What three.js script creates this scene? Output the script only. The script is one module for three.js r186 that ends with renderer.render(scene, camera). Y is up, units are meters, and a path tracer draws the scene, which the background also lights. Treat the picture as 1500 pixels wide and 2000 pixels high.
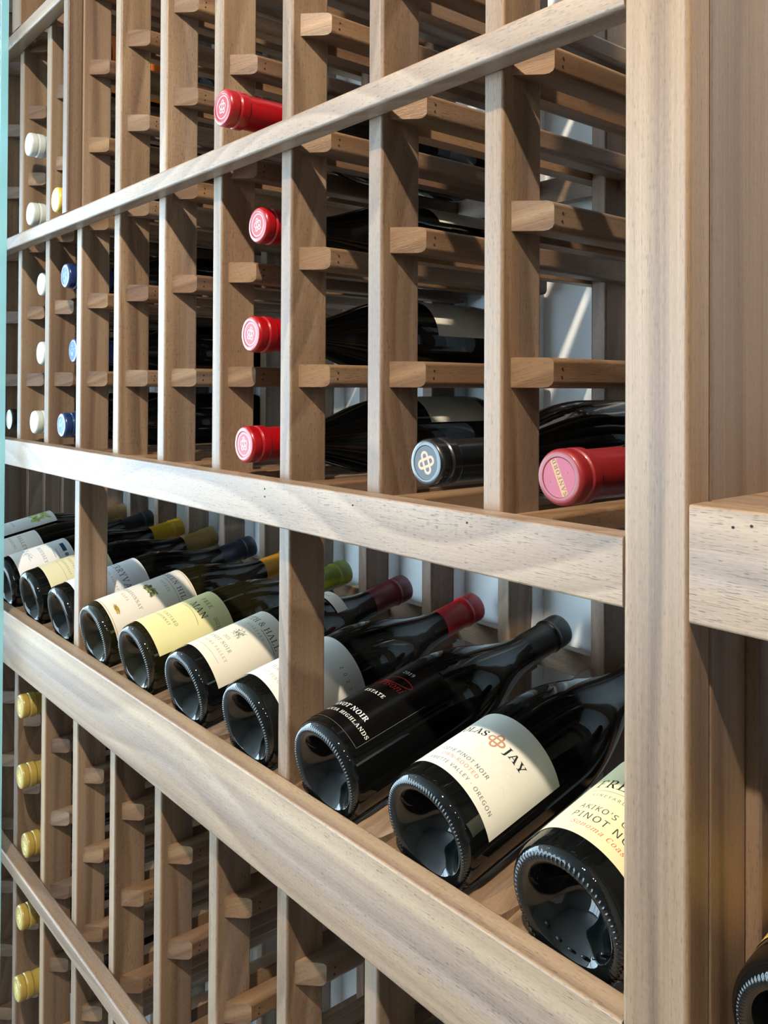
import * as THREE from 'three';
import { mergeGeometries } from 'three/addons/utils/BufferGeometryUtils.js';
import { FontLoader } from 'three/addons/loaders/FontLoader.js';
import { TextGeometry } from 'three/addons/geometries/TextGeometry.js';

// ───────────────────────── camera ─────────────────────────
const scene = new THREE.Scene();
const F = 1675.8, CY = 742.3;                       // focal length and principal row in pixels of the 1500 x 2000 frame
const FULL_H = 2 * (2000 - CY);
const camera = new THREE.PerspectiveCamera(2 * Math.atan(FULL_H / 2 / F) * 180 / Math.PI, 1500 / FULL_H, 0.02, 60);
camera.setViewOffset(1500, FULL_H, 0, FULL_H / 2 - CY, 1500, 2000);
camera.position.set(0.25687, 1.29956, 0.39309);
{
  const m = new THREE.Matrix4().makeBasis(
    new THREE.Vector3(0.642343, 0.004956, -0.766401),
    new THREE.Vector3(0.004370, 0.999939, 0.010128),
    new THREE.Vector3(0.766405, -0.009855, 0.642283));
  camera.quaternion.setFromRotationMatrix(m);
}
scene.add(camera);

// ───────────────────────── sky, exposure, lamp strengths ─────────────────────────
const renderer = new THREE.WebGLRenderer({ antialias: true });
renderer.toneMapping = THREE.LinearToneMapping;
renderer.toneMappingExposure = 1.17;
renderer.shadowMap.enabled = true;
scene.background = new THREE.Color().setRGB(5.8, 7.9, 9.4);   // overcast daylight through the windows
const LAMP = { color: new THREE.Color().setRGB(1, 0.86, 0.68), z: 0.77, spots: [[0.25, 9.0, 1.2], [0.95, 3.0, .5], [1.65, 3.0, .5], [2.35, 3.0, .5], [-2.2, 3.0, .5]] };

// ───────────────────────── helpers ─────────────────────────
function rng(seed) { let s = seed >>> 0; return () => { s = (s + 0x6D2B79F5) >>> 0; let t = Math.imul(s ^ (s >>> 15), 1 | s); t = (t + Math.imul(t ^ (t >>> 7), 61 | t)) ^ t; return ((t ^ (t >>> 14)) >>> 0) / 4294967296; }; }
const used = new Map();
function numbered(name) { const n = used.get(name) ?? 0; used.set(name, n + 1); return n ? name + '_' + String(n).padStart(3, '0') : name; }
function tag(o, label, category, group) { o.userData.label = label; o.userData.category = category; if (group) o.userData.group = group; return o; }
function base(name, [x, y, z] = [0, 0, 0]) { const o = new THREE.Group(); o.name = numbered(name); o.position.set(x, y, z); scene.add(o); return o; }
function mesh(name, g, m, parent) { const o = new THREE.Mesh(g, m); o.name = parent ? name : numbered(name); o.castShadow = o.receiveShadow = true; (parent ?? scene).add(o); return o; }
function struct(name, g, m) { const o = new THREE.Mesh(g, m); o.name = name; o.userData.kind = 'structure'; o.castShadow = o.receiveShadow = true; scene.add(o); return o; }

// ───────────────────────── wood ─────────────────────────
const TW = 0.64, TH = 0.16;                          // metres covered by one wood texture, along and across the grain
function periodic(seed) {
  const r = rng(seed), p = new Float32Array(65536); for (let i = 0; i < 65536; i++) p[i] = r();
  return (x, y, px, py) => {
    const xi = Math.floor(x), yi = Math.floor(y); let fx = x - xi, fy = y - yi;
    fx = fx * fx * (3 - 2 * fx); fy = fy * fy * (3 - 2 * fy);
    const x0 = ((xi % px) + px) % px, x1 = (x0 + 1) % px, y0 = ((yi % py) + py) % py, y1 = (y0 + 1) % py;
    const h = (a, b) => p[(a * 127 + b * 7919 + ((a * b) & 255) * 31) & 65535];
    const a = h(x0, y0), b = h(x1, y0), c = h(x0, y1), d = h(x1, y1);
    return a + (b - a) * fx + (c - a) * fy + (a - b - c + d) * fx * fy;
  };
}
function woodTexture(seed, { rings = 9, wave = 1.4, streak = 1, pore = 1, flame = 0 }) {
  const W = 1536, H = 768, n = periodic(seed), col = new Uint8Array(W * H * 4), bump = new Uint8Array(W * H * 4);
  const N = (u, v, fu, fv, o = 0) => n(u * fu + o, v * fv + o, fu, fv);
  const light = [195, 170, 143], mid = [158, 131, 107], dark = [109, 86, 69], grey = [148, 130, 121];
  for (let y = 0; y < H; y++) for (let x = 0; x < W; x++) {
    const u = x / W, v = y / H;
    const w1 = N(u, v, 2, 3), w2 = N(u, v, 5, 9, 3);
    const vw = v + 0.03 * (w1 - 0.5) + 0.008 * (w2 - 0.5);
    let ph = vw * rings + wave * N(u, v, 3, 2, 7) + flame * N(u, v, 2, 2, 11);
    let g = ph - Math.floor(ph); g = g < 0.82 ? g / 0.82 : (1 - g) / 0.18;
    const fib = N(u, vw, 5, 150, 1) * 0.5 + N(u, vw, 9, 380, 2) * 0.5;
    const tone = N(u, vw, 2, 7, 5);
    const band = N(u, vw, 1, 22, 9);
    let t = 0.46 + 0.30 * (g - 0.5) + streak * (0.30 * (fib - 0.5) + 0.40 * (band - 0.5)) + 0.62 * (tone - 0.5);
    const pr = N(u, vw, 150, 620, 13), pz = N(u, vw, 6, 24, 17);
    const pv = Math.max(0, Math.min(1, (pr - 0.80 + 0.10 * (pz - 0.5)) * 9)) * pore;
    t = Math.max(0, Math.min(1, t));
    const heart = Math.max(0, Math.min(1, (N(u, vw, 1, 8, 23) - 0.42) * 3.2)) * 0.62;
    const i = (y * W + x) * 4;
    for (let c = 0; c < 3; c++) {
      let q = t < 0.5 ? mid[c] + (light[c] - mid[c]) * (0.5 - t) * 2 : mid[c] + (dark[c] - mid[c]) * (t - 0.5) * 2;
      q += (grey[c] * (1.22 - 0.5 * t) - q) * heart; q *= 1 - 0.30 * pv; q += (N(u, v, 256, 250, 19) - 0.5) * 9;
      col[i + c] = Math.max(0, Math.min(255, q));
    }
    col[i + 3] = 255;
    const b = 200 - 110 * pv + 70 * (fib - 0.5);
    bump[i] = bump[i + 1] = bump[i + 2] = Math.max(0, Math.min(255, b)); bump[i + 3] = 255;
  }
  const mk = (d, srgb) => { const t = new THREE.DataTexture(d, W, H); t.wrapS = t.wrapT = THREE.RepeatWrapping; t.magFilter = THREE.LinearFilter; t.minFilter = THREE.LinearMipmapLinearFilter; t.generateMipmaps = true; if (srgb) t.colorSpace = THREE.SRGBColorSpace; t.needsUpdate = true; return t; };
  return [mk(col, true), mk(bump, false)];
}
const WOODS = [
  woodTexture(11, { rings: 7, wave: 1.2, streak: 0.8, pore: 0.7 }),
  woodTexture(23, { rings: 5, wave: 2.2, streak: 0.6, pore: 0.9, flame: 3 }),
  woodTexture(37, { rings: 5, wave: 1.6, streak: 0.85, pore: 0.5 }),
  woodTexture(51, { rings: 6, wave: 2.6, streak: 0.45, pore: 0.9, flame: 5 }),
];
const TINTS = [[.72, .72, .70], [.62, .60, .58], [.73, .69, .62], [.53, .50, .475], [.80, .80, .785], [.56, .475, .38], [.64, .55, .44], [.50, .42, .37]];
const woodCache = new Map();
function wood(tex, tint) {
  const key = tex * 10 + tint;
  if (!woodCache.has(key)) {
    const [map, bumpMap] = WOODS[tex];
    woodCache.set(key, new THREE.MeshStandardMaterial({ name: 'walnut_' + key, map, bumpMap, bumpScale: 0.00018, roughness: 0.43, color: new THREE.Color().setRGB(...TINTS[tint]) }));
  }
  return woodCache.get(key);
}
const pick = rng(5);
const railWood = () => wood(Math.floor(pick() * 4), [5, 6, 7, 1, 5, 6][Math.floor(pick() * 6)]);
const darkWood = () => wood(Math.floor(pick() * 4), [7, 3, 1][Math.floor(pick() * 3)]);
const anyWood = () => wood(Math.floor(pick() * 4), Math.floor(pick() * 5));

// A board along `axis` with rounded long edges. lo/hi: box corners. r: radii of the corners [++,-+,--,+-] in the two cross axes.
// miter(a, b): how far the far end is pulled back at cross position (a, b).
function board(axis, lo, hi, r = 0.0015, uv0 = [0, 0], miter) {
  const ai = 'xyz'.indexOf(axis), bi = (ai + 1) % 3, ci = (ai + 2) % 3;
  const R = Array.isArray(r) ? r : [r, r, r, r], K = 3;
  const a0 = lo[bi], a1 = hi[bi], b0 = lo[ci], b1 = hi[ci];
  const cs = [[a1 - R[0], b1 - R[0], R[0], 0], [a0 + R[1], b1 - R[1], R[1], 1], [a0 + R[2], b0 + R[2], R[2], 2], [a1 - R[3], b0 + R[3], R[3], 3]];
  const ring = [];
  for (const [ca, cb, rr, q] of cs) for (let k = 0; k <= K; k++) { const t = (q + k / K) * Math.PI / 2; ring.push([ca + rr * Math.cos(t), cb + rr * Math.sin(t), Math.cos(t), Math.sin(t)]); }
  const pos = [], nor = [], uv = [], idx = [], M = ring.length;
  const put = (s, a, b, ns, na, nb, u, v) => { const p = [0, 0, 0], n = [0, 0, 0]; p[ai] = s; p[bi] = a; p[ci] = b; n[ai] = ns; n[bi] = na; n[ci] = nb; pos.push(...p); nor.push(...n); uv.push(u / TW + uv0[0], v / TH + uv0[1]); };
  let per = 0;
  for (let i = 0; i <= M; i++) {
    const [a, b, na, nb] = ring[i % M], pv = ring[(i + M - 1) % M];
    if (i) per += Math.hypot(a - pv[0], b - pv[1]);
    const e = hi[ai] - (miter ? miter(a, b) : 0);
    put(lo[ai], a, b, 0, na, nb, lo[ai], per); put(e, a, b, 0, na, nb, e, per);
  }
  for (let i = 0; i < M; i++) { const p = i * 2; idx.push(p, p + 2, p + 3, p, p + 3, p + 1); }
  for (const end of [0, 1]) {
    const st = pos.length / 3; let n = [end ? 1 : -1, 0, 0];
    if (end && miter) { const h = 1e-4, d = [1, (miter(a0 + h, b0) - miter(a0, b0)) / h, (miter(a0, b0 + h) - miter(a0, b0)) / h], l = Math.hypot(...d); n = d.map((q) => q / l); }
    for (let i = 0; i < M; i++) { const [a, b] = ring[i]; put(end ? hi[ai] - (miter ? miter(a, b) : 0) : lo[ai], a, b, ...n, (a * 0.9 + b * 0.35) * 1.4 , (b - a * 0.4) * 1.4); }
    for (let i = 1; i < M - 1; i++) end ? idx.push(st, st + i, st + i + 1) : idx.push(st, st + i + 1, st + i);
  }
  const g = new THREE.BufferGeometry();
  g.setAttribute('position', new THREE.Float32BufferAttribute(pos, 3)); g.setAttribute('normal', new THREE.Float32BufferAttribute(nor, 3)); g.setAttribute('uv', new THREE.Float32BufferAttribute(uv, 2)); g.setIndex(idx);
  return g;
}
const uvr = rng(77), ruv = () => [uvr(), uvr()];

// ───────────────────────── rack measures ─────────────────────────
const S = 0.116, T = 0.0165, D = 0.0367, ROW = 0.097, HB = 0.0187, WB = 0.0185;
const ZN = 0.019, ZBF = -0.2675, ZBB = -0.303, ZWALL = -0.322, ZR = -0.0079;
const Y0 = 1.2035, L0 = 0.8105, TOP = 2.30, BOT = 0.10;
const MID = [1.1885, 1.2248], LOW = [0.905, 0.980], NOSE = [1.4955, 1.5135], NOSE2 = [1.7845, 1.803], NOSE3 = [0.6212, 0.640];
const KMAX = 16;
const upX = (k) => -k * S, colX = (c) => -c * S + T / 2;
const C0 = new THREE.Vector3(0.25687, 1.29956, 0.39309), FW = new THREE.Vector3(-0.766405, 0.009855, -0.642283);
const reach = (x) => new THREE.Vector3(x, 1.3, ZBB).sub(C0).dot(FW);
const inView = (y, x) => y < 1.30 + 0.46 * reach(x) + 0.12 && y > 1.30 - 0.78 * reach(x) - 0.12;

// ───────────────────────── room ─────────────────────────
const wallMat = new THREE.MeshStandardMaterial({ name: 'white_wall_paint', color: new THREE.Color().setRGB(0.42, 0.42, 0.41), roughness: 0.55 });
const backMat = new THREE.MeshPhysicalMaterial({ name: 'white_satin_paint', color: new THREE.Color().setRGB(0.80, 0.82, 0.83), roughness: 0.3 });
const floorMat = new THREE.MeshStandardMaterial({ name: 'pale_stone_floor', color: new THREE.Color().setRGB(0.22, 0.19, 0.165), roughness: 0.5 });
const frameMat = new THREE.MeshStandardMaterial({ name: 'dark_window_frame', color: new THREE.Color().setRGB(0.05, 0.05, 0.055), roughness: 0.4 });
const box = (x0, y0, z0, x1, y1, z1) => new THREE.BoxGeometry(x1 - x0, y1 - y0, z1 - z0).translate((x0 + x1) / 2, (y0 + y1) / 2, (z0 + z1) / 2);
const RX0 = -4.2, RX1 = 3.4, RZ1 = 2.9, RY = 2.5;
struct('floor', box(RX0 - .12, -.12, ZWALL - .12, RX1 + .12, 0, RZ1 + .12), floorMat);
struct('ceiling', box(RX0 - .12, RY, ZWALL - .12, RX1 + .12, RY + .12, RZ1 + .12), wallMat);
const wb = struct('wall_back', box(RX0 - .12, 0, ZWALL - .12, RX1 + .12, RY, ZWALL), backMat);
for (let k = 0; k <= KMAX; k++) mesh('batten', board('y', [upX(k), BOT, ZWALL], [upX(k) + T, TOP, ZBB - .0005], 0.001), backMat, wb);
struct('wall_right', box(RX1, 0, ZWALL, RX1 + .12, RY, RZ1 + .12), new THREE.MeshStandardMaterial({ name: 'taupe_wall_paint', color: new THREE.Color().setRGB(0.26, 0.23, 0.20), roughness: 0.6 }));
// front wall with a wide window, left wall with a tall one
const WF = [-4.0, -0.7, 0.25, 2.42], WL = [0.2, 2.8, 0.1, 2.44];
struct('wall_front', mergeGeometries([box(RX0, 0, RZ1, WF[0], RY, RZ1 + .12), box(WF[1], 0, RZ1, RX1, RY, RZ1 + .12), box(WF[0], 0, RZ1, WF[1], WF[2], RZ1 + .12), box(WF[0], WF[3], RZ1, WF[1], RY, RZ1 + .12)]), wallMat);
struct('wall_left', mergeGeometries([box(RX0 - .12, 0, ZWALL, RX0, RY, WL[0]), box(RX0 - .12, 0, WL[1], RX0, RY, RZ1), box(RX0 - .12, 0, WL[0], RX0, WL[2], WL[1]), box(RX0 - .12, WL[3], WL[0], RX0, RY, WL[1])]), wallMat);
{
  const bars = [], f = .05, z0 = RZ1 + .02, z1 = RZ1 + .08;
  bars.push(box(WF[0], WF[2], z0, WF[1], WF[2] + f, z1), box(WF[0], WF[3] - f, z0, WF[1], WF[3], z1));
  for (const x of [WF[0], -2.9 - f / 2, -1.8 - f / 2, WF[1] - f]) bars.push(box(x, WF[2] + f, z0, x + f, WF[3] - f, z1));
  struct('window_1', mergeGeometries(bars), frameMat);
  const b2 = [], x0 = RX0 - .08, x1 = RX0 - .02;
  b2.push(box(x0, WL[2], WL[0], x1, WL[2] + f, WL[1]), box(x0, WL[3] - f, WL[0], x1, WL[3], WL[1]));
  for (const z of [WL[0], 1.45 - f / 2, WL[1] - f]) b2.push(box(x0, WL[2] + f, z, x1, WL[3] - f, z + f));
  struct('window_2', mergeGeometries(b2), frameMat);
}
// recessed ceiling lamps in a row in front of the rack
const lampGlow = new THREE.MeshStandardMaterial({ name: 'lamp_glow', color: 0xffffff, emissive: LAMP.color, emissiveIntensity: 520 });
const lampRim = new THREE.MeshStandardMaterial({ name: 'lamp_rim', color: 0xf2f2f0, roughness: 0.4 });
LAMP.spots.forEach(([x, I, cone], i) => {
  const t = base('recessed_light', [x, RY, LAMP.z]);
  tag(t, 'round white recessed ceiling lamp in front of the rack, ' + ['nearest the thick post', 'first to its right', 'second to its right', 'third to its right', 'farthest left'][i], 'lamp', 'ceiling lamps in a row');
  mesh('lamp_rim', new THREE.LatheGeometry([[.028, -.004], [.028, -.012], [.045, -.010], [.048, -.001], [.028, -.001]].map((q) => new THREE.Vector2(...q)), 40), lampRim, t);
  mesh('lamp_lens', new THREE.CylinderGeometry(.028, .028, .004, 32).translate(0, -.006, 0), lampGlow, t);
  const s = new THREE.SpotLight(LAMP.color, I, 0, cone, 0.8, 2);
  s.position.set(x, RY - .03, LAMP.z); s.target.position.set(x - (cone > 1 ? .3 : 0), 1.0, cone > 1 ? 0.1 : .6); s.castShadow = true; s.shadow.radius = 1.0; s.shadow.mapSize.set(2048, 2048); s.shadow.bias = -0.0005;
  scene.add(s, s.target);
});

// ───────────────────────── the racks ─────────────────────────
const rack = base('wine_rack', [0, 0, 0]);
tag(rack, 'large walnut lattice wine rack with a tilted display row, left of the thick post', 'wine rack');
const part = (name, g, m, p = rack) => mesh(name, g, m, p);
const nailMat = new THREE.MeshStandardMaterial({ name: 'nail_hole_dark', color: new THREE.Color().setRGB(0.02, 0.014, 0.01), roughness: 0.9 });

// uprights: four shared geometries of each length, moved into place
const upGeo = new Map();
function upright(name, k, y0, y1, z0, z1, m, p = rack, x = upX(k)) {
  const key = [y0, y1, z0, z1, k % 4].join();
  if (!upGeo.has(key)) upGeo.set(key, board('y', [0, y0, z0], [T, y1, z1], 0.0024, ruv()));
  const o = part(name, upGeo.get(key), m, p); o.position.x = x; return o;
}
for (let k = 0; k <= KMAX; k++) {
  const through = k % 4 === 3 || k === 0;
  const m = anyWood();
  if (through) upright('front_upright', k, BOT, TOP, -D, 0, m);
  else { upright('front_upright', k, MID[0] + .001, TOP, -D, 0, m); upright('front_upright', k, BOT, LOW[1] - .001, -D, 0, anyWood()); }
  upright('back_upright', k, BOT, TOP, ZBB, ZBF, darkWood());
}
// bottle rails with mitred front ends, one on each side of every upright
const railR = [], railL = [];
for (let i = 0; i < 6; i++) {
  railR.push(board('z', [0, 0, ZBB], [WB, HB, ZR], [.0032, .0004, .0004, .0045], ruv(), (a) => a));
  railL.push(board('z', [-WB, 0, ZBB], [0, HB, ZR], [.0004, .0032, .0045, .0004], ruv(), (a) => -a));
}
const nails = (() => {
  const q = [];
  for (const [dz, y] of [[-.0085, .0120], [-.0078, .0068]]) q.push(new THREE.CylinderGeometry(.0008, .0008, .0006, 8).rotateZ(Math.PI / 2).translate(WB + .00005, y, ZR - WB + dz));
  return mergeGeometries(q);
})();
let nr = 0;
const rows = [];
for (let n = 0; n <= 8; n++) rows.push(Y0 + n * ROW);
for (let n = 0; n <= 6; n++) rows.push(L0 - n * ROW);
for (let k = 0; k <= KMAX; k++) for (const y of rows) {
  if (!inView(y, upX(k)) || (k > 10 && y < 0.7)) continue;
  if (k > 0) { const o = part('bottle_rail', railR[nr % 6], railWood()); o.position.set(upX(k) + T, y, 0); if (k < 8) mesh('nail', nails, nailMat, o); nr++; }
  if (k < KMAX && k < 11 && (y > 0.5)) { const o = part('bottle_rail', railL[nr % 6], railWood()); o.position.set(upX(k), y, 0); nr += 5; }
}
// long horizontal pieces
const XL = upX(KMAX), XR = 0;
part('trim_rail', board('x', [XL, NOSE[0], 0], [XR, NOSE[1], ZN], 0.0028, ruv()), wood(3, 4));
part('trim_rail', board('x', [XL, NOSE2[0], 0], [upX(7), NOSE2[1], ZN], 0.0028, ruv()), wood(0, 0));
part('trim_rail', board('x', [XL, NOSE3[0], 0], [XR, NOSE3[1], ZN], 0.0028, ruv()), wood(1, 4));
part('display_rail', board('x', [XL, MID[0], 0], [XR, MID[1], ZN], 0.0016, ruv()), wood(3, 4));
part('display_rail', board('x', [XL, LOW[0], 0], [XR, LOW[1], ZN], 0.0020, [.13, .22]), wood(1, 4));
for (const [x, y] of [[-.2233, 1.2168], [-.1104, 1.2183], [-.3396, 1.2176], [-.3395, 1.2113]]) part('nail', new THREE.CylinderGeometry(.0007, .0007, .0006, 8).rotateX(Math.PI / 2).translate(x, y, ZN), nailMat);
// thick post over the end upright, slim post of the upper left bay, wide post further left
part('front_post', board('y', [0, BOT, 0], [.0368, TOP, ZN], [.0026, .0012, .0012, .003], [.3, .6]), wood(2, 2));
part('front_post', board('y', [upX(7), NOSE[1], 0], [upX(7) + T, TOP, ZN], 0.0022, ruv()), wood(0, 1));
part('front_post', board('y', [-1.019, NOSE2[1], -.12], [-.982, TOP, ZN], 0.0016, ruv()), wood(2, 2));
// display row: a tilted pair of rails per column and a cross bar under the necks
const TILT = 12 * Math.PI / 180, DB = [1.0015, 0.0015];
const tiltR = board('z', [0, -HB, -.292], [WB, 0, .0], [.003, .0005, .0005, .003], [.2, .1]), tiltL = board('z', [-WB, -HB, -.292], [0, 0, .0], [.0005, .003, .003, .0005], [.6, .4]);
for (let k = 0; k <= 13; k++) for (const sd of [1, -1]) {
  if ((k === 0 && sd > 0) || (k === 13 && sd < 0)) continue;
  const o = part('display_slat', sd > 0 ? tiltR : tiltL, anyWood());
  o.position.set(sd > 0 ? upX(k) + T : upX(k), DB[0] - .0281 / Math.cos(TILT), -.001); o.rotation.x = TILT;
}
for (let k = 1; k <= 13; k++) part('cross_bar', board('x', [upX(k) + T, 1.0195, ZBB], [upX(k - 1), 1.0435, ZBB + .013], 0.001, ruv()), anyWood());

part('end_panel', board('y', [XL - .02, BOT, ZBB], [XL - .0005, TOP, ZN], 0.002, ruv()), wood(2, 1));
for (let k = 1; k <= 10; k++) part('cross_bar', board('x', [upX(k) + T, 1.486, ZBB], [upX(k - 1), 1.512, ZBB + .013], 0.001, ruv()), anyWood());
const bay = base('wine_rack', [0, 0, 0]);
tag(bay, 'walnut rack bay with flat shelf and solid side panel, right of the thick post', 'wine rack');
const BX = .0368;
upright('front_upright', 2, BOT, 1.19, -D, -.0005, wood(2, 2), bay, BX - T);
part('side_panel', board('y', [BX - T, 1.19, -.30], [BX + .0005, TOP, -.0006], 0.0008, [.1, .35]), wood(2, 1), bay);
part('display_rail', board('x', [BX + .0002, MID[0], 0], [.62, 1.2452, ZN], 0.0016, ruv()), wood(1, 4), bay);
part('shelf', board('x', [BX + .0006, 1.2272, -.30], [.62, 1.2455, -.0004], 0.0008, ruv()), wood(0, 2), bay);
part('rear_panel', board('y', [BX - T, BOT, -.30], [BX + .0075, 1.226, -.0375], 0.0012, ruv()), wood(0, 1), bay);
part('display_rail', board('x', [BX + .0002, LOW[0], 0], [.62, LOW[1], ZN], 0.0020, ruv()), wood(1, 0), bay);
for (const [x, y] of [[.0589, 1.237], [.0676, 1.2386]]) part('nail', new THREE.CylinderGeometry(.0007, .0007, .0006, 8).rotateX(Math.PI / 2).translate(x, y, ZN), nailMat, bay);
part('end_upright', board('y', [.62, BOT, -.30], [.637, TOP, ZN], 0.002, ruv()), wood(0, 0), bay);
part('shelf', board('x', [BX + .008, .93, -.30], [.62, .945, -.0005], 0.0008, ruv()), wood(0, 1), bay);
{
  const brass = new THREE.MeshStandardMaterial({ name: 'old_brass', color: new THREE.Color().setRGB(.55, .42, .2), metalness: 1, roughness: .35 });
  const pt = [[0, .004], [.002, .0038], [.0036, .003], [.0042, .0015], [.004, 0], [0, 0]].map((q) => new THREE.Vector2(...q));
  const o = mesh('shelf_pin', new THREE.LatheGeometry(pt, 20).rotateZ(-Math.PI / 2), brass, bay); o.position.set(BX + .0075, 1.0712, -.0555);
}

// ───────────────────────── glass panel at the left edge ─────────────────────────
{
  const gp = base('glass_panel', [0, 0, 0]);
  tag(gp, 'tall clear glass panel with a bright cyan edge, at the far left of the picture', 'glass panel');
  const glass = new THREE.MeshPhysicalMaterial({ name: 'clear_glass', color: 0xffffff, transmission: 1, roughness: 0.0, ior: 1.5, thickness: 0.01, attenuationColor: new THREE.Color().setRGB(.55, .85, .82), attenuationDistance: .25 });
  const edge = new THREE.MeshPhysicalMaterial({ name: 'polished_glass_edge', color: new THREE.Color().setRGB(.34, .80, 1.0), roughness: .25, clearcoat: 1 });
  mesh('pane', box(-1.75, .02, .030, -.9965, 2.45, .0405), glass, gp);
  mesh('polished_edge', board('y', [-.9965, .02, .030], [-.9950, 2.45, .0405], .0006), edge, gp);
}

// ───────────────────────── bottles ─────────────────────────
function lathe(profile, seg, mod) {
  const M = profile.length, pos = [], idx = [];
  for (let j = 0; j <= seg; j++) { const a = j / seg * 2 * Math.PI, s = Math.sin(a), c = Math.cos(a); for (let i = 0; i < M; i++) { let [r, y] = profile[i]; if (mod) [r, y] = mod(r, y, a, j); pos.push(r * s, y, r * c); } }
  for (let j = 0; j < seg; j++) for (let i = 0; i < M - 1; i++) { const a = j * M + i, b = a + M; idx.push(a, b, a + 1, b, b + 1, a + 1); }
  const g = new THREE.BufferGeometry(); g.setAttribute('position', new THREE.Float32BufferAttribute(pos, 3)); g.setIndex(idx); g.computeVertexNormals();
  const n = g.attributes.normal;
  for (let i = 0; i < M; i++) { const p = i, q = seg * M + i, v = new THREE.Vector3(n.getX(p) + n.getX(q), n.getY(p) + n.getY(q), n.getZ(p) + n.getZ(q)).normalize(); n.setXYZ(p, v.x, v.y, v.z); n.setXYZ(q, v.x, v.y, v.z); }
  const uv = []; for (let j = 0; j <= seg; j++) for (let i = 0; i < M; i++) uv.push(j / seg, profile[i][1]); g.setAttribute('uv', new THREE.Float32BufferAttribute(uv, 2));
  return g;
}
function smooth(pts, step = 12) {   // Catmull-Rom through profile points
  const c = new THREE.CatmullRomCurve3(pts.map(([r, y]) => new THREE.Vector3(r, y, 0)), false, 'centripetal');
  return c.getPoints(pts.length * step).map((p) => [Math.max(0, p.x), p.y]);
}
const BR = 0.0412, BL = 0.294;
const basePts = smooth([[0, .030], [.008, .0285], [.016, .022], [.0225, .012], [.0275, .0045], [.0305, .0012], [.0340, 0], [.0372, .0008], [.0396, .0035], [.0408, .0075], [BR, .013]], 4);
const bodyPts = smooth([[BR, .013], [BR, .06], [BR, .118], [.0405, .135], [.0375, .155], [.0315, .176], [.0245, .196], [.0188, .214], [.0158, .230], [.0149, .244], [.0146, .258], [.0144, .272]], 4);
const lipPts = [[.0144, .274], [.0147, .2755], [.0148, .279], [.0148, .283], [.0146, .2848], [.0145, .288], [.0140, .2925], [.0120, .2935], [0, .2935]];
const profile = [...basePts, ...bodyPts.slice(1), ...lipPts];
const plainGlass = lathe(profile.filter((_, i) => i % 2 === 0 || i > profile.length - 12), 40);
const ribbedGlass = lathe(profile, 288, (r, y, a, j) => { if (y < .004 && r > .0325 && r < .0385) { const w = Math.max(0, 1 - Math.abs(r - .0355) / .003); return [r, y - .0012 * w * (j % 3 === 0 ? 1 : j % 3 === 1 ? .25 : .1)]; } return [r, y]; });
const crossGlass = lathe(profile, 288, (r, y, a) => { if (y < .006 && r > .031 && r < .0402) { const w = Math.max(0, 1 - Math.abs(r - .0358) / .0045), p = (r - .0358) / .0045 * 1.3; return [r, y - .0011 * w * Math.max(Math.cos(a * 36 + p) ** 6, Math.cos(a * 36 - p) ** 6)]; } return [r, y]; });
const blackGlass = new THREE.MeshPhysicalMaterial({ name: 'dark_bottle_glass', color: new THREE.Color().setRGB(.0035, .0045, .0045), roughness: .018, ior: 1.52, specularIntensity: 1 });
const oliveGlass = new THREE.MeshPhysicalMaterial({ name: 'olive_bottle_glass', color: new THREE.Color().setRGB(.011, .010, .004), roughness: .018, ior: 1.52 });
// foil capsule: slides over neck and lip
const capsuleGeo = lathe([[.01485, .236], [.01530, .2362], [.01505, .250], [.01485, .268], [.01485, .2740], [.0150, .2743], [.0162, .2756], [.0164, .2762], [.0164, .2826], [.0163, .2832], [.0154, .2838], [.0152, .2842], [.0152, .2850], [.0154, .2854], [.0160, .2858], [.0162, .2863], [.0162, .2915], [.0160, .2928], [.0152, .2942], [.0142, .2948], [.0120, .2950], [.0114, .29475], [.0112, .2944], [0, .2944]], 48);
const plainCapsuleGeo = lathe([[.01485, .228], [.01530, .2282], [.01505, .250], [.01485, .270], [.0150, .2728], [.0158, .2738], [.0162, .2750], [.0162, .2765], [.0157, .2778], [.0155, .2786], [.0157, .2800], [.0158, .2850], [.0157, .2905], [.0152, .2937], [.0140, .2949], [0, .2950]], 40);
const foil = (r, g, b, rough = .35, metal = 0, coat = .5) => new THREE.MeshPhysicalMaterial({ name: 'capsule_foil', color: new THREE.Color(r / 255, g / 255, b / 255).convertSRGBToLinear(), roughness: rough, metalness: metal, clearcoat: coat, clearcoatRoughness: .12 });

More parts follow.
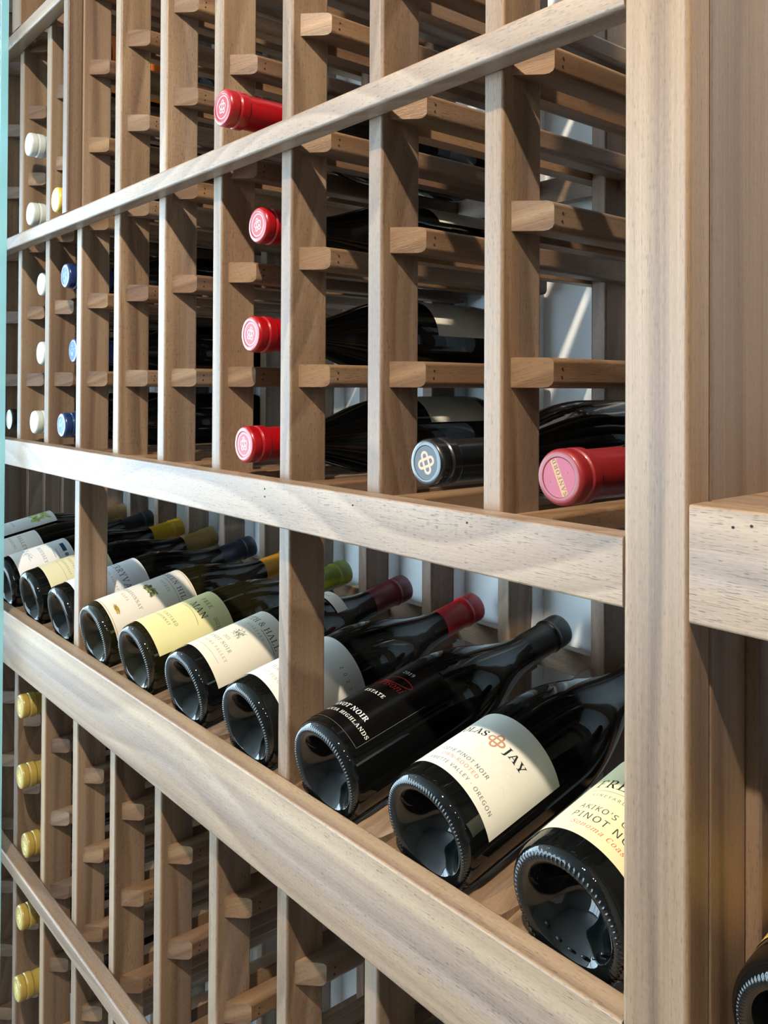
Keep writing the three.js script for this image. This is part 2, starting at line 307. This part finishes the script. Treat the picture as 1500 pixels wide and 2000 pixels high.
// paper label wrapped on the body
function labelGeo(s0, s1, f0, f1, R = BR + .00028, seg = 40) {
  const pos = [], nor = [], uv = [], idx = [], th = .00022;
  const rad = Math.PI / 180;
  for (let i = 0; i <= seg; i++) for (const [s, v] of [[s0, 0], [s1, 1]]) { const a = (f0 + (f1 - f0) * i / seg) * rad; pos.push(R * Math.sin(a), s, R * Math.cos(a)); nor.push(Math.sin(a), 0, Math.cos(a)); uv.push(i / seg, v); }
  for (let i = 0; i < seg; i++) { const a = i * 2; idx.push(a, a + 2, a + 1, a + 2, a + 3, a + 1); }
  const rim = (P, n, u, v) => { const st = pos.length / 3; for (const q of P) { pos.push(...q); nor.push(...n); uv.push(u, v); } idx.push(st, st + 1, st + 2, st, st + 2, st + 3); };
  for (const [f, sg, u] of [[f0, -1, 0.002], [f1, 1, .998]]) { const a = f * rad, s = Math.sin(a), c = Math.cos(a), i = R - th; const P = [[R * s, s0, R * c], [i * s, s0, i * c], [i * s, s1, i * c], [R * s, s1, R * c]]; rim(sg > 0 ? P : P.reverse(), [sg * c, 0, -sg * s], u, .5); }
  const g = new THREE.BufferGeometry(); g.setAttribute('position', new THREE.Float32BufferAttribute(pos, 3)); g.setAttribute('normal', new THREE.Float32BufferAttribute(nor, 3)); g.setAttribute('uv', new THREE.Float32BufferAttribute(uv, 2)); g.setIndex(idx);
  return g;
}
// print for a label: millimetre drawing on a canvas
function print(wmm, hmm, bg, draw, pxmm = 8) {
  const c = document.createElement('canvas'); c.width = Math.round(wmm * pxmm); c.height = Math.round(hmm * pxmm);
  const x = c.getContext('2d'); x.fillStyle = bg; x.fillRect(0, 0, c.width, c.height); x.scale(pxmm, pxmm);
  const text = (s, px, py, size, { font = 'serif', color = '#1b1b1d', align = 'center', space = 0, style = '', rot = 0, sx = 1 } = {}) => {
    x.save(); x.translate(px, py); x.rotate(rot); x.scale(sx, 1); x.fillStyle = color; x.font = style + ' ' + size + 'px ' + font; x.textBaseline = 'alphabetic';
    const w = [...s].reduce((q, ch) => q + x.measureText(ch).width + space, -space); let at = align === 'center' ? -w / 2 : align === 'right' ? -w : 0; x.textAlign = 'left';
    for (const ch of s) { x.fillText(ch, at, 0); at += x.measureText(ch).width + space; } x.restore();
  };
  draw(x, text, wmm, hmm);
  const t = new THREE.CanvasTexture(c); t.colorSpace = THREE.SRGBColorSpace; t.anisotropy = 8; return t;
}
const paper = (map, rough = .6) => new THREE.MeshStandardMaterial({ name: 'label_paper', map, roughness: rough });
function grass(x, r, cx, cy, w, h, n, color, lw = .18) { x.strokeStyle = color; x.lineWidth = lw; for (let i = 0; i < n; i++) { x.beginPath(); let px = cx + (r() - .5) * w, py = cy + (r() - .5) * h; x.moveTo(px, py); for (let k = 0; k < 3; k++) { px += (r() - .5) * w * .25; py += (r() - .5) * h * .3; x.lineTo(px, py); } x.stroke(); } }
function knot(x, cx, cy, s, color, lw) {   // four interlocked open loops
  x.strokeStyle = color; x.lineWidth = lw; x.lineCap = 'butt';
  for (let q = 0; q < 4; q++) { x.save(); x.translate(cx, cy); x.rotate(q * Math.PI / 2); x.beginPath(); x.moveTo(-s * .34, s * .30); x.lineTo(-s * .34, -s * .62); x.arc(0, -s * .62, s * .34, Math.PI, Math.PI * 2.0); x.lineTo(s * .34, -s * .20); x.stroke(); x.restore(); }
}
const rr = rng(99);
const mmArc = BR * Math.PI / 180 * 1000;
// each entry: column, label range s0..s1 (mm from the base), azimuth range, paper, drawing
const DISPLAY = [
  { c: .5, s: [19, 104], f: [-82, 78], bg: '#e6dcae', glass: 'cross', cap: [20, 20, 24], label: 'tilted dark bottle with pale yellow label, half hidden behind the thick post',
    draw(x, t, w, h) { const cx = w * .595; x.fillStyle = '#3c4a3c'; for (let i = 0; i < 26; i++) { x.beginPath(); x.ellipse(cx + (rr() - .5) * 26, 17 + (rr() - .6) * 8, 1.6 + rr() * 1.6, 1 + rr(), 0, 0, 7); x.globalAlpha = .25 + rr() * .4; x.fill(); } x.globalAlpha = 1; grass(x, rr, cx, 22, 34, 4, 60, '#27302b', .2);
      t('FREEMAN', cx, 38, 12, { space: .8 }); x.strokeStyle = '#333'; x.lineWidth = .3; x.beginPath(); x.moveTo(cx - 38, 43); x.quadraticCurveTo(cx, 39.5, cx + 38, 43); x.stroke(); t('VINEYARD & WINERY', cx, 48.5, 3.7, { font: 'sans-serif', color: '#4a4a48', space: 1.1 });
      t("AKIKO'S CUVÉE", cx, 61.5, 6.2, { font: 'sans-serif', color: '#2f2a2a', space: .7 }); t('PINOT NOIR', cx, 70.5, 7.4, { font: 'sans-serif', color: '#2f2a2a', space: .9 }); t('Sonoma Coast', cx, 77, 5, { style: 'italic', color: '#c4574e', space: .5 }); } },
  { c: 1.5, s: [19, 92], f: [-48, 87], bg: '#e0ddd2', glass: 'rib', cap: [16, 16, 18], label: 'tilted dark bottle with white label, copper knot printed between two black words',
    draw(x, t, w, h) { const cx = w * .49; x.globalAlpha = .5; grass(x, rr, cx - 4, 32, 62, 40, 80, '#d5d4cd', .5); x.globalAlpha = 1; t('NICOLAS', cx - 8.5, 29, 9, { align: 'right', space: .2, style: 'bold' }); knot(x, cx, 26, 6.6, '#b8866a', 1.5); t('JAY', cx + 9, 29.2, 9.6, { align: 'left', space: .4, style: 'bold' });
      t('2018 PINOT NOIR', cx - 4, 55, 4.6, { font: 'sans-serif', color: '#2e2e33', space: .4 }); t('OWN-ROOTED', cx - 4, 61, 4.6, { font: 'sans-serif', color: '#b07a55', space: .5 }); t('WILLAMETTE VALLEY · OREGON', cx - 1, 67.5, 4.4, { font: 'sans-serif', color: '#3a3a3f', space: .5 }); } },
  { c: 2.5, s: [13, 116], f: [-95, 51], bg: '#060606', glass: 'rib', cap: [10, 11, 13], rough: .25, label: 'tilted black bottle with a black label bearing a red handwritten word',
    draw(x, t, w, h) { x.strokeStyle = '#6a6a64'; x.lineWidth = .35; x.beginPath(); x.moveTo(0, h - .4); x.lineTo(w - .4, h - .4); x.lineTo(w - .4, h * .3); x.stroke(); const cx = w * .66; t('2019', cx + 2, 21, 5.4, { color: '#c9c9c4', space: .3 }); x.strokeStyle = '#b3262c'; x.lineWidth = .8; x.lineCap = 'round';
      x.beginPath(); x.moveTo(cx - 14, 43); x.bezierCurveTo(cx - 20, 30, cx + 2, 24, cx + 16, 29); x.bezierCurveTo(cx + 24, 33, cx + 6, 38, cx - 8, 36); x.stroke(); x.beginPath(); x.moveTo(cx - 8, 32); x.bezierCurveTo(cx - 9, 40, cx - 12, 44, cx - 14, 46); x.stroke(); t('Pisoni', cx + 3, 43, 9, { style: 'italic', color: '#b3262c' });
      t('ESTATE', cx, 57, 5.2, { color: '#d6d6d0', space: .6, style: 'bold' }); t('PINOT NOIR', cx, 84, 6.6, { color: '#e6e6e0', space: .3, style: 'bold' }); t('SANTA LUCIA HIGHLANDS', cx - 3, 92, 5, { color: '#d6d6d0', space: .3, style: 'bold' }); } },
  { c: 3.5, s: [19, 105], f: [-50, 88], bg: '#e3e2dc', glass: 'rib', cap: [176, 20, 30], label: 'tilted bottle with plain white label dated 2021 and bright red capsule',
    draw(x, t, w, h) { t('2021', w - 17, 17, 5, { font: 'sans-serif', space: 4, color: '#4b4b4b' }); x.strokeStyle = '#222'; x.lineWidth = 1; x.beginPath(); x.moveTo(w * .35, 46); x.bezierCurveTo(w * .5, 38, w * .6, 54, w * .78, 45); x.stroke(); t('HART', w * .45, 68, 6.5, { space: 1, color: '#8f8f8c' }); t('FOREST PINOT NOIR', w * .5, 77, 4.6, { space: 1, color: '#9a9995' }); } },
  { c: 4.5, s: [18, 106], f: [-55, 80], bg: '#e2dccb', glass: 'rib', cap: [98, 14, 28], neck: true, label: 'tilted bottle with cream label, an underlined printed word and dark red capsule',
    draw(x, t, w, h) { const cx = w * .55; t('SMITH & HALL', cx, 19, 9.2, { space: .4, color: '#2c3a38' }); x.strokeStyle = '#2c3a38'; x.lineWidth = .5; x.beginPath(); x.moveTo(cx + 8, 21.5); x.lineTo(cx + 38, 21.5); x.stroke(); t('VINEYARD', cx + 6, 28, 4.4, { space: 1, color: '#7c8482' }); grass(x, rr, cx, 43, 12, 10, 50, '#55605c', .4); t('2021', cx - 2, 57, 4.6, { color: '#7b7468' }); t('PINOT NOIR', cx - 2, 65, 5.4, { space: .8, color: '#6d675d' }); t('SONOMA VALLEY', cx, 73, 4.2, { space: 1, color: '#8b8578' }); x.lineWidth = .25; x.beginPath(); x.moveTo(cx - 20, 79); x.lineTo(cx + 22, 79); x.stroke(); } },
  { c: 5.5, s: [14, 105], f: [-60, 74], bg: '#e3dca2', glass: 'rib', olive: true, cap: [118, 128, 34], label: 'tilted olive glass bottle with a pale yellow-green label and an olive green capsule',
    draw(x, t, w, h) { const cx = w * .60; t('FREE', cx + 2, 18, 6.5, { color: '#33392f', space: 1 }); t('MAN', cx + 6, 32, 11.5, { color: '#2b3129', space: .4 }); x.strokeStyle = '#4a4a3c'; x.lineWidth = .4; x.beginPath(); x.moveTo(cx - 16, 38); x.quadraticCurveTo(cx + 4, 34, cx + 24, 39); x.stroke(); t('VINEYARD', cx, 62, 5, { color: '#5e5b45', space: .8 }); t('CHARDONNAY', cx - 8, 69, 4.6, { color: '#6b6850', space: .6 }); t('2021', w - 9, 20, 5.6, { color: '#77754f', rot: 0 }); } },
  { c: 6.5, s: [14, 122], f: [-50, 88], bg: '#e5ded3', glass: 'rib', olive: true, cap: [205, 146, 20], label: 'tilted bottle with cream label showing a small painted tree and gold edge lines',
    draw(x, t, w, h) { const cx = w * .62; x.strokeStyle = '#b79a5a'; x.lineWidth = .7; x.strokeRect(2, 2, w - 4, h - 4); t('GREEN HILLS', cx, 20, 9, { color: '#4c4a48', space: .8 }); x.strokeStyle = '#6c6a66'; x.lineWidth = .4; x.beginPath(); x.moveTo(cx - 28, 23); x.lineTo(cx + 34, 23); x.stroke(); t('ESTATE', cx - 6, 31, 5, { color: '#777', space: 1 });
      for (let i = 0; i < 70; i++) { x.fillStyle = i % 3 ? ['#4d5f38', '#6c7a45', '#35452a'][i % 3] : '#9c8b44'; x.globalAlpha = .7; x.beginPath(); x.ellipse(cx - 8 + (rr() - .5) * 22, 49 + (rr() - .5) * 10, 1 + rr() * 1.6, .8 + rr(), 0, 0, 7); x.fill(); } x.globalAlpha = 1; t('CHARDONNAY', cx - 10, 72, 6, { color: '#6d6a66', space: .6 }); t('NAPA', cx - 12, 81, 4.6, { color: '#c2625a', space: 1.5 }); x.fillStyle = '#c9a63e'; x.beginPath(); x.ellipse(cx + 2, 96, 7, 2.6, 0, 0, 7); x.fill(); grass(x, rr, cx + 2, 96, 12, 4, 30, '#6c5a22', .4); } },
  { c: 7.5, s: [20, 114], f: [-40, 84], bg: '#e6e7e8', glass: 'plain', cap: [22, 32, 52], label: 'tilted bottle with white label, large grey capitals and navy capsule, behind the slim divider',
    draw(x, t, w, h) { const cx = w * .6; t('MERRYVALE', cx, 34, 12, { color: '#5a5f66', space: 1 }); t('NAPA VALLEY', cx, 46, 4.5, { color: '#8a8f96', space: 1 }); } },
  { c: 8.5, s: [22, 112], f: [-50, 79], bg: '#e5deb6', glass: 'plain', cap: [150, 122, 62], label: 'tilted bottle with cream yellow label, green leaf sketch and gold capsule',
    draw(x, t, w, h) { const cx = w * .6; grass(x, rr, cx + 8, 26, 26, 14, 70, '#7d9a6a', .6); t('VINEYARD', cx, 52, 4.6, { color: '#80795a', space: 1 }); t('CHARDONNAY', cx, 60, 4, { color: '#8c8566', space: .8 }); x.strokeStyle = '#9c9470'; x.lineWidth = .4; x.beginPath(); x.moveTo(cx - 20, 66); x.lineTo(cx + 24, 66); x.stroke(); } },
  { c: 9.5, s: [16, 100], f: [-50, 80], bg: '#f3f5f6', glass: 'plain', cap: [206, 166, 28], label: 'tilted bottle with white label, navy blue bar near its top and bright yellow capsule',
    draw(x, t, w, h) { const cx = w * .6; x.fillStyle = '#1f3f66'; x.fillRect(cx - 6, 8, 18, 6); x.fillStyle = '#7a8794'; x.beginPath(); x.arc(cx + 18, 11, 3, 0, 7); x.fill(); for (const [y, l] of [[22, 20], [27, 16]]) { x.fillRect(cx + 2, y, l, .7); } t('ROUSSEY', cx + 4, 45, 6.4, { color: '#76808a', space: 1 }); grass(x, rr, cx - 6, 62, 26, 9, 30, '#9aa3ac', .4); } },
  { c: 10.5, s: [14, 92], f: [-50, 80], bg: '#f2f3ee', glass: 'plain', cap: [22, 34, 38], neck: true, label: 'tilted bottle with white label, small grey capitals and dark green capsule',
    draw(x, t, w, h) { const cx = w * .6; x.fillStyle = '#dfe6ea'; x.fillRect(0, 4, w, 1); t('VALLEY', cx + 4, 32, 8, { color: '#6b7074', space: .8 }); t('RIESLING', cx, 44, 5, { color: '#8c9092', space: .8 }); } },
  { c: 11.5, s: [64, 158], f: [-30, 48], bg: '#f1f3f2', glass: 'plain', olive: true, cap: [158, 124, 78], R: .0370, label: 'farthest tilted bottle, with a white label painted with yellow-green leaves',
    draw(x, t, w, h) { for (let i = 0; i < 36; i++) { x.fillStyle = ['#a9c046', '#8fae3a', '#c4d274'][i % 3]; x.globalAlpha = .7; x.beginPath(); x.ellipse(w * .55 + (rr() - .5) * 24, 24 + (rr() - .5) * 30, 3 + rr() * 3, 1.6 + rr() * 2, rr() * 3, 0, 7); x.fill(); } x.globalAlpha = 1; t('ESTATE', w * .55, 72, 5, { color: '#7b8288', space: 1 }); } },
];
const font = await new FontLoader().loadAsync('fonts/droid/droid_sans_bold.typeface.json');
function puntDigits(text, size, r, y, start, step) {   // raised glass characters inside the hollow base, read from below
  const q = [];
  [...text].forEach((ch, i) => {
    if (ch === ' ') return;
    const g = new TextGeometry(ch, { font, size, depth: .0008, curveSegments: 4, bevelEnabled: true, bevelThickness: .0003, bevelSize: .0002, bevelSegments: 2 });
    g.computeBoundingBox(); g.translate(-(g.boundingBox.min.x + g.boundingBox.max.x) / 2, -size / 2, -.0004);
    const a = start + i * step;
    g.rotateX(Math.PI / 2 + .75); g.rotateY(Math.PI); g.translate(0, y, r); g.rotateY(a); q.push(g);
  });
  return mergeGeometries(q);
}
function bottle(opt) {
  const b = base('wine_bottle', opt.at);
  b.quaternion.setFromEuler(new THREE.Euler(opt.tilt, 0, 0)).multiply(new THREE.Quaternion().setFromAxisAngle(new THREE.Vector3(0, 1, 0), opt.roll ?? 0));
  tag(b, opt.label, 'wine bottle', opt.group);
  mesh('bottle_glass', opt.glass === 'rib' ? ribbedGlass : opt.glass === 'cross' ? crossGlass : plainGlass, opt.olive ? oliveGlass : blackGlass, b);
  mesh('capsule', opt.capGeo ?? capsuleGeo, opt.capMat, b);
  return b;
}
for (const d of DISPLAY) {
  const b = bottle({ at: [colX(d.c), DB[0], DB[1]], tilt: -(Math.PI / 2 - TILT), glass: d.glass, olive: d.olive, capGeo: plainCapsuleGeo, capMat: foil(...d.cap, .42), label: d.label, group: 'tilted bottles on the display row' });
  const w = (d.f[1] - d.f[0]) * mmArc, h = d.s[1] - d.s[0];
  const far = d.c > 7;
  mesh('label', labelGeo(d.s[0] / 1000, d.s[1] / 1000, d.f[0], d.f[1]), paper(print(w, h, d.bg, d.draw, far ? 5 : d.c < 3 ? 12 : 8), d.rough ?? .6), b);
  if (d.c === .5) mesh('embossed_digits', puntDigits('020260', .0052, .0262, .0060, Math.PI - .95, .36), blackGlass, b);
  if (d.neck) mesh('neck_label', labelGeo(.176, .190, -50, 55, .0325), paper(print(60, 14, '#e9e4d6', (x, t) => t('2021', 30, 9, 5, { color: '#8a8478' }), 4)), b);
}
// display bottle of the right bay
{
  const b = bottle({ at: [.0868, 1.0015, .0005], tilt: -(Math.PI / 2 - TILT), glass: 'rib', capGeo: plainCapsuleGeo, capMat: foil(180, 150, 70), label: 'dark bottle with golden yellow label, cut off in the bottom right corner', group: undefined });
  mesh('label', labelGeo(.026, .112, -70, 70), paper(print(90, 81, '#d9b04c', (x, t) => { x.strokeStyle = '#f0d68a'; x.lineWidth = 1; x.strokeRect(1.5, 1.5, 87, 78); }, 5)), b);
}

// bottles lying in the rack, necks to the front
const emblemMat = (draw, rough = .5) => new THREE.MeshPhysicalMaterial({ name: 'capsule_print', map: print(22, 22, '#000', draw, 12), roughness: rough, clearcoat: .12, clearcoatRoughness: .2 });
const discGeo = new THREE.CircleGeometry(.0111, 40).rotateX(-Math.PI / 2).translate(0, .29448, 0);
const redEmblem = emblemMat((x, t) => {
  x.fillStyle = '#a2142a'; x.fillRect(0, 0, 22, 22); x.strokeStyle = '#f1dadd'; x.lineWidth = .7; x.beginPath(); x.arc(11, 11, 9.6, 0, 7); x.stroke();
  x.lineWidth = .75; x.strokeStyle = '#f6e8ea';
  for (const [a, b, r] of [[11, 6.5, 1.7], [8, 10, 2.2], [14, 10, 2.2], [9, 14, 1.9], [13, 14, 1.9]]) { x.beginPath(); x.ellipse(a, b, r, r * .8, a, 0, 7); x.stroke(); }
  x.strokeStyle = '#3a1c22'; x.lineWidth = .4; x.beginPath(); x.moveTo(6, 12); x.quadraticCurveTo(11, 8, 16, 12); x.moveTo(11, 5); x.lineTo(11, 18); x.stroke();
});
const knotEmblem = emblemMat((x) => { x.fillStyle = '#101416'; x.fillRect(0, 0, 22, 22); knot(x, 11, 11, 7.4, '#bd8a66', 1.8); }, .4);
const wordEmblem = emblemMat((x, t) => { x.fillStyle = '#96324a'; x.fillRect(0, 0, 22, 22); x.save(); x.translate(11, 11); x.rotate(Math.PI + 1.15); x.fillStyle = '#ab7a40'; x.fillRect(-10.8, -2.1, 21.6, 4.2); t('SANFORD', 0, 1.35, 3.9, { color: '#4a2a1c', style: 'bold', space: .35 }); x.restore(); x.fillStyle = '#4a1820'; for (const [a, b] of [[5, 14], [17, 8]]) { x.beginPath(); x.arc(a, b, .35, 0, 7); x.fill(); } });
const blueEmblem = emblemMat((x) => { x.fillStyle = '#2d5796'; x.fillRect(0, 0, 22, 22); grass(x, rr, 11, 11, 13, 13, 24, '#7fa8d8', .7); });
const whiteEmblem = emblemMat((x) => { x.fillStyle = '#d7e2e2'; x.fillRect(0, 0, 22, 22); x.strokeStyle = '#a9b8ba'; x.lineWidth = .6; x.beginPath(); x.moveTo(5, 11); x.lineTo(17, 10); x.stroke(); });
const goldEmblem = emblemMat((x) => { x.fillStyle = '#b8a458'; x.fillRect(0, 0, 22, 22); grass(x, rr, 11, 11, 11, 12, 34, '#e2d79a', .9); });
const creamPaper = paper(print(105, 85, '#d9d5c8', (x, t) => { x.strokeStyle = '#4b4a46'; x.lineWidth = .7; x.beginPath(); x.moveTo(36, 24); x.bezierCurveTo(48, 10, 54, 34, 62, 18); x.bezierCurveTo(66, 12, 70, 30, 78, 22); x.stroke(); t('PINOT NOIR', 52, 60, 5, { color: '#77746a', space: .6 }); }, 5));
const creamLabelGeo = labelGeo(.022, .105, -72, 72);
const CAPS = { red: foil(150, 4, 16, .3, 0, .5), black: foil(12, 14, 17, .3, 0, .7), brick: foil(124, 20, 24, .45, 0, .3), white: foil(214, 224, 222, .4), blue: foil(24, 52, 104, .3, 0, .7), gold: foil(172, 146, 70, .35, 0, .5), yellow: foil(222, 196, 84, .4), jet: foil(20, 24, 24, .35), orange: foil(214, 98, 26, .4) };
const protoDone = new Map();
function lying(c, y, ztip, kind, emblem, label, group, roll = 0, paperLabel = false) {
  const key = kind + paperLabel;
  let b;
  const at = [colX(c), y, ztip - .2945];
  if (!protoDone.has(key)) {
    b = bottle({ at, tilt: Math.PI / 2, capMat: CAPS[kind], label, group });
    if (emblem) mesh('capsule_emblem', discGeo, emblem, b);
    if (paperLabel) mesh('label', creamLabelGeo, creamPaper, b).rotation.y = Math.PI;
    protoDone.set(key, b);
  } else {
    b = protoDone.get(key).clone(); b.name = numbered('wine_bottle'); scene.add(b); b.position.set(...at); tag(b, label, 'wine bottle', group); if (!group) delete b.userData.group;
  }
  b.quaternion.setFromEuler(new THREE.Euler(Math.PI / 2, 0, 0)).multiply(new THREE.Quaternion().setFromAxisAngle(new THREE.Vector3(0, 1, 0), roll));
  return b;
}
const AX = .0465;
const ord = ['lowest', 'second from the bottom', 'third from the bottom', 'topmost'];
[.0043, -.0017, -.0083, .0277].forEach((z, n) => lying(3.5, Y0 + n * ROW + AX, z, 'red', redEmblem, 'lying bottle with glossy red capsule, ' + ord[n] + ' of the column of four', 'bottles with red capsules', [.1, -.2, .25, -.1][n], true));
lying(1.5, Y0 + AX, .0019, 'black', knotEmblem, 'lying bottle with a black capsule and a copper knot emblem on its end', undefined, .35);
lying(.5, Y0 + AX, .0074, 'brick', wordEmblem, 'lying bottle with brick red capsule and a gold strip of letters', undefined, 0);
[['lowest', -.0022], ['second from the bottom', -.0104], ['third, just under the trim rail', -.0103], ['just above the trim rail', .0054], ['topmost', .0081]].forEach(([o, z], n) => lying(8.5, Y0 + n * ROW + AX, z, 'white', whiteEmblem, 'lying bottle with white capsule, ' + o + ' of its column', 'bottles with white capsules', n * 1.3));
[['lowest', -.0002], ['middle', -.0143], ['topmost', -.0035]].forEach(([o, z], n) => lying(7.5, Y0 + n * ROW + AX, z, 'blue', blueEmblem, 'lying bottle with a blue capsule, ' + o + ' of three beside the slim divider', 'bottles with blue capsules', n * 1.1));
lying(7.5, Y0 + 3 * ROW + AX, .0098, 'yellow', null, 'lying bottle with pale yellow capsule, just above the trim rail', undefined, 0);
{   // a bottle turned the other way, its orange label just visible through the slits
  const o = bottle({ at: [colX(7.5), Y0 + 5 * ROW + .0421, -.035], tilt: -Math.PI / 2, capMat: CAPS.orange, label: 'dark bottle with a bright orange label, glimpsed through narrow slits at upper left' });
  mesh('label', labelGeo(.014, .105, -165, 165), paper(print(120, 50, '#e07a1c', (x, t) => { x.fillStyle = '#2a1a10'; for (let k = 0; k < 6; k++) x.fillRect(8 + k * 18, 14 + (k % 2) * 12, 9, 4); }, 4)), o);
  o.scale.setScalar(.95);
}
lying(9.5, Y0 + AX, -.004, 'jet', null, 'lying bottle with a dull black capsule, next to the glass panel', undefined, 0);
[.0126, .0121, .0045, .0111, .0137].forEach((z, n) => lying(8.5, L0 - n * ROW + AX, z, 'gold', goldEmblem, 'lying bottle with gold capsule at lower left, ' + ['topmost', 'second from the top', 'third from the top', 'fourth from the top', 'lowest'][n] + ' of five', 'bottles with gold capsules', n * .9));

renderer.render(scene, camera);
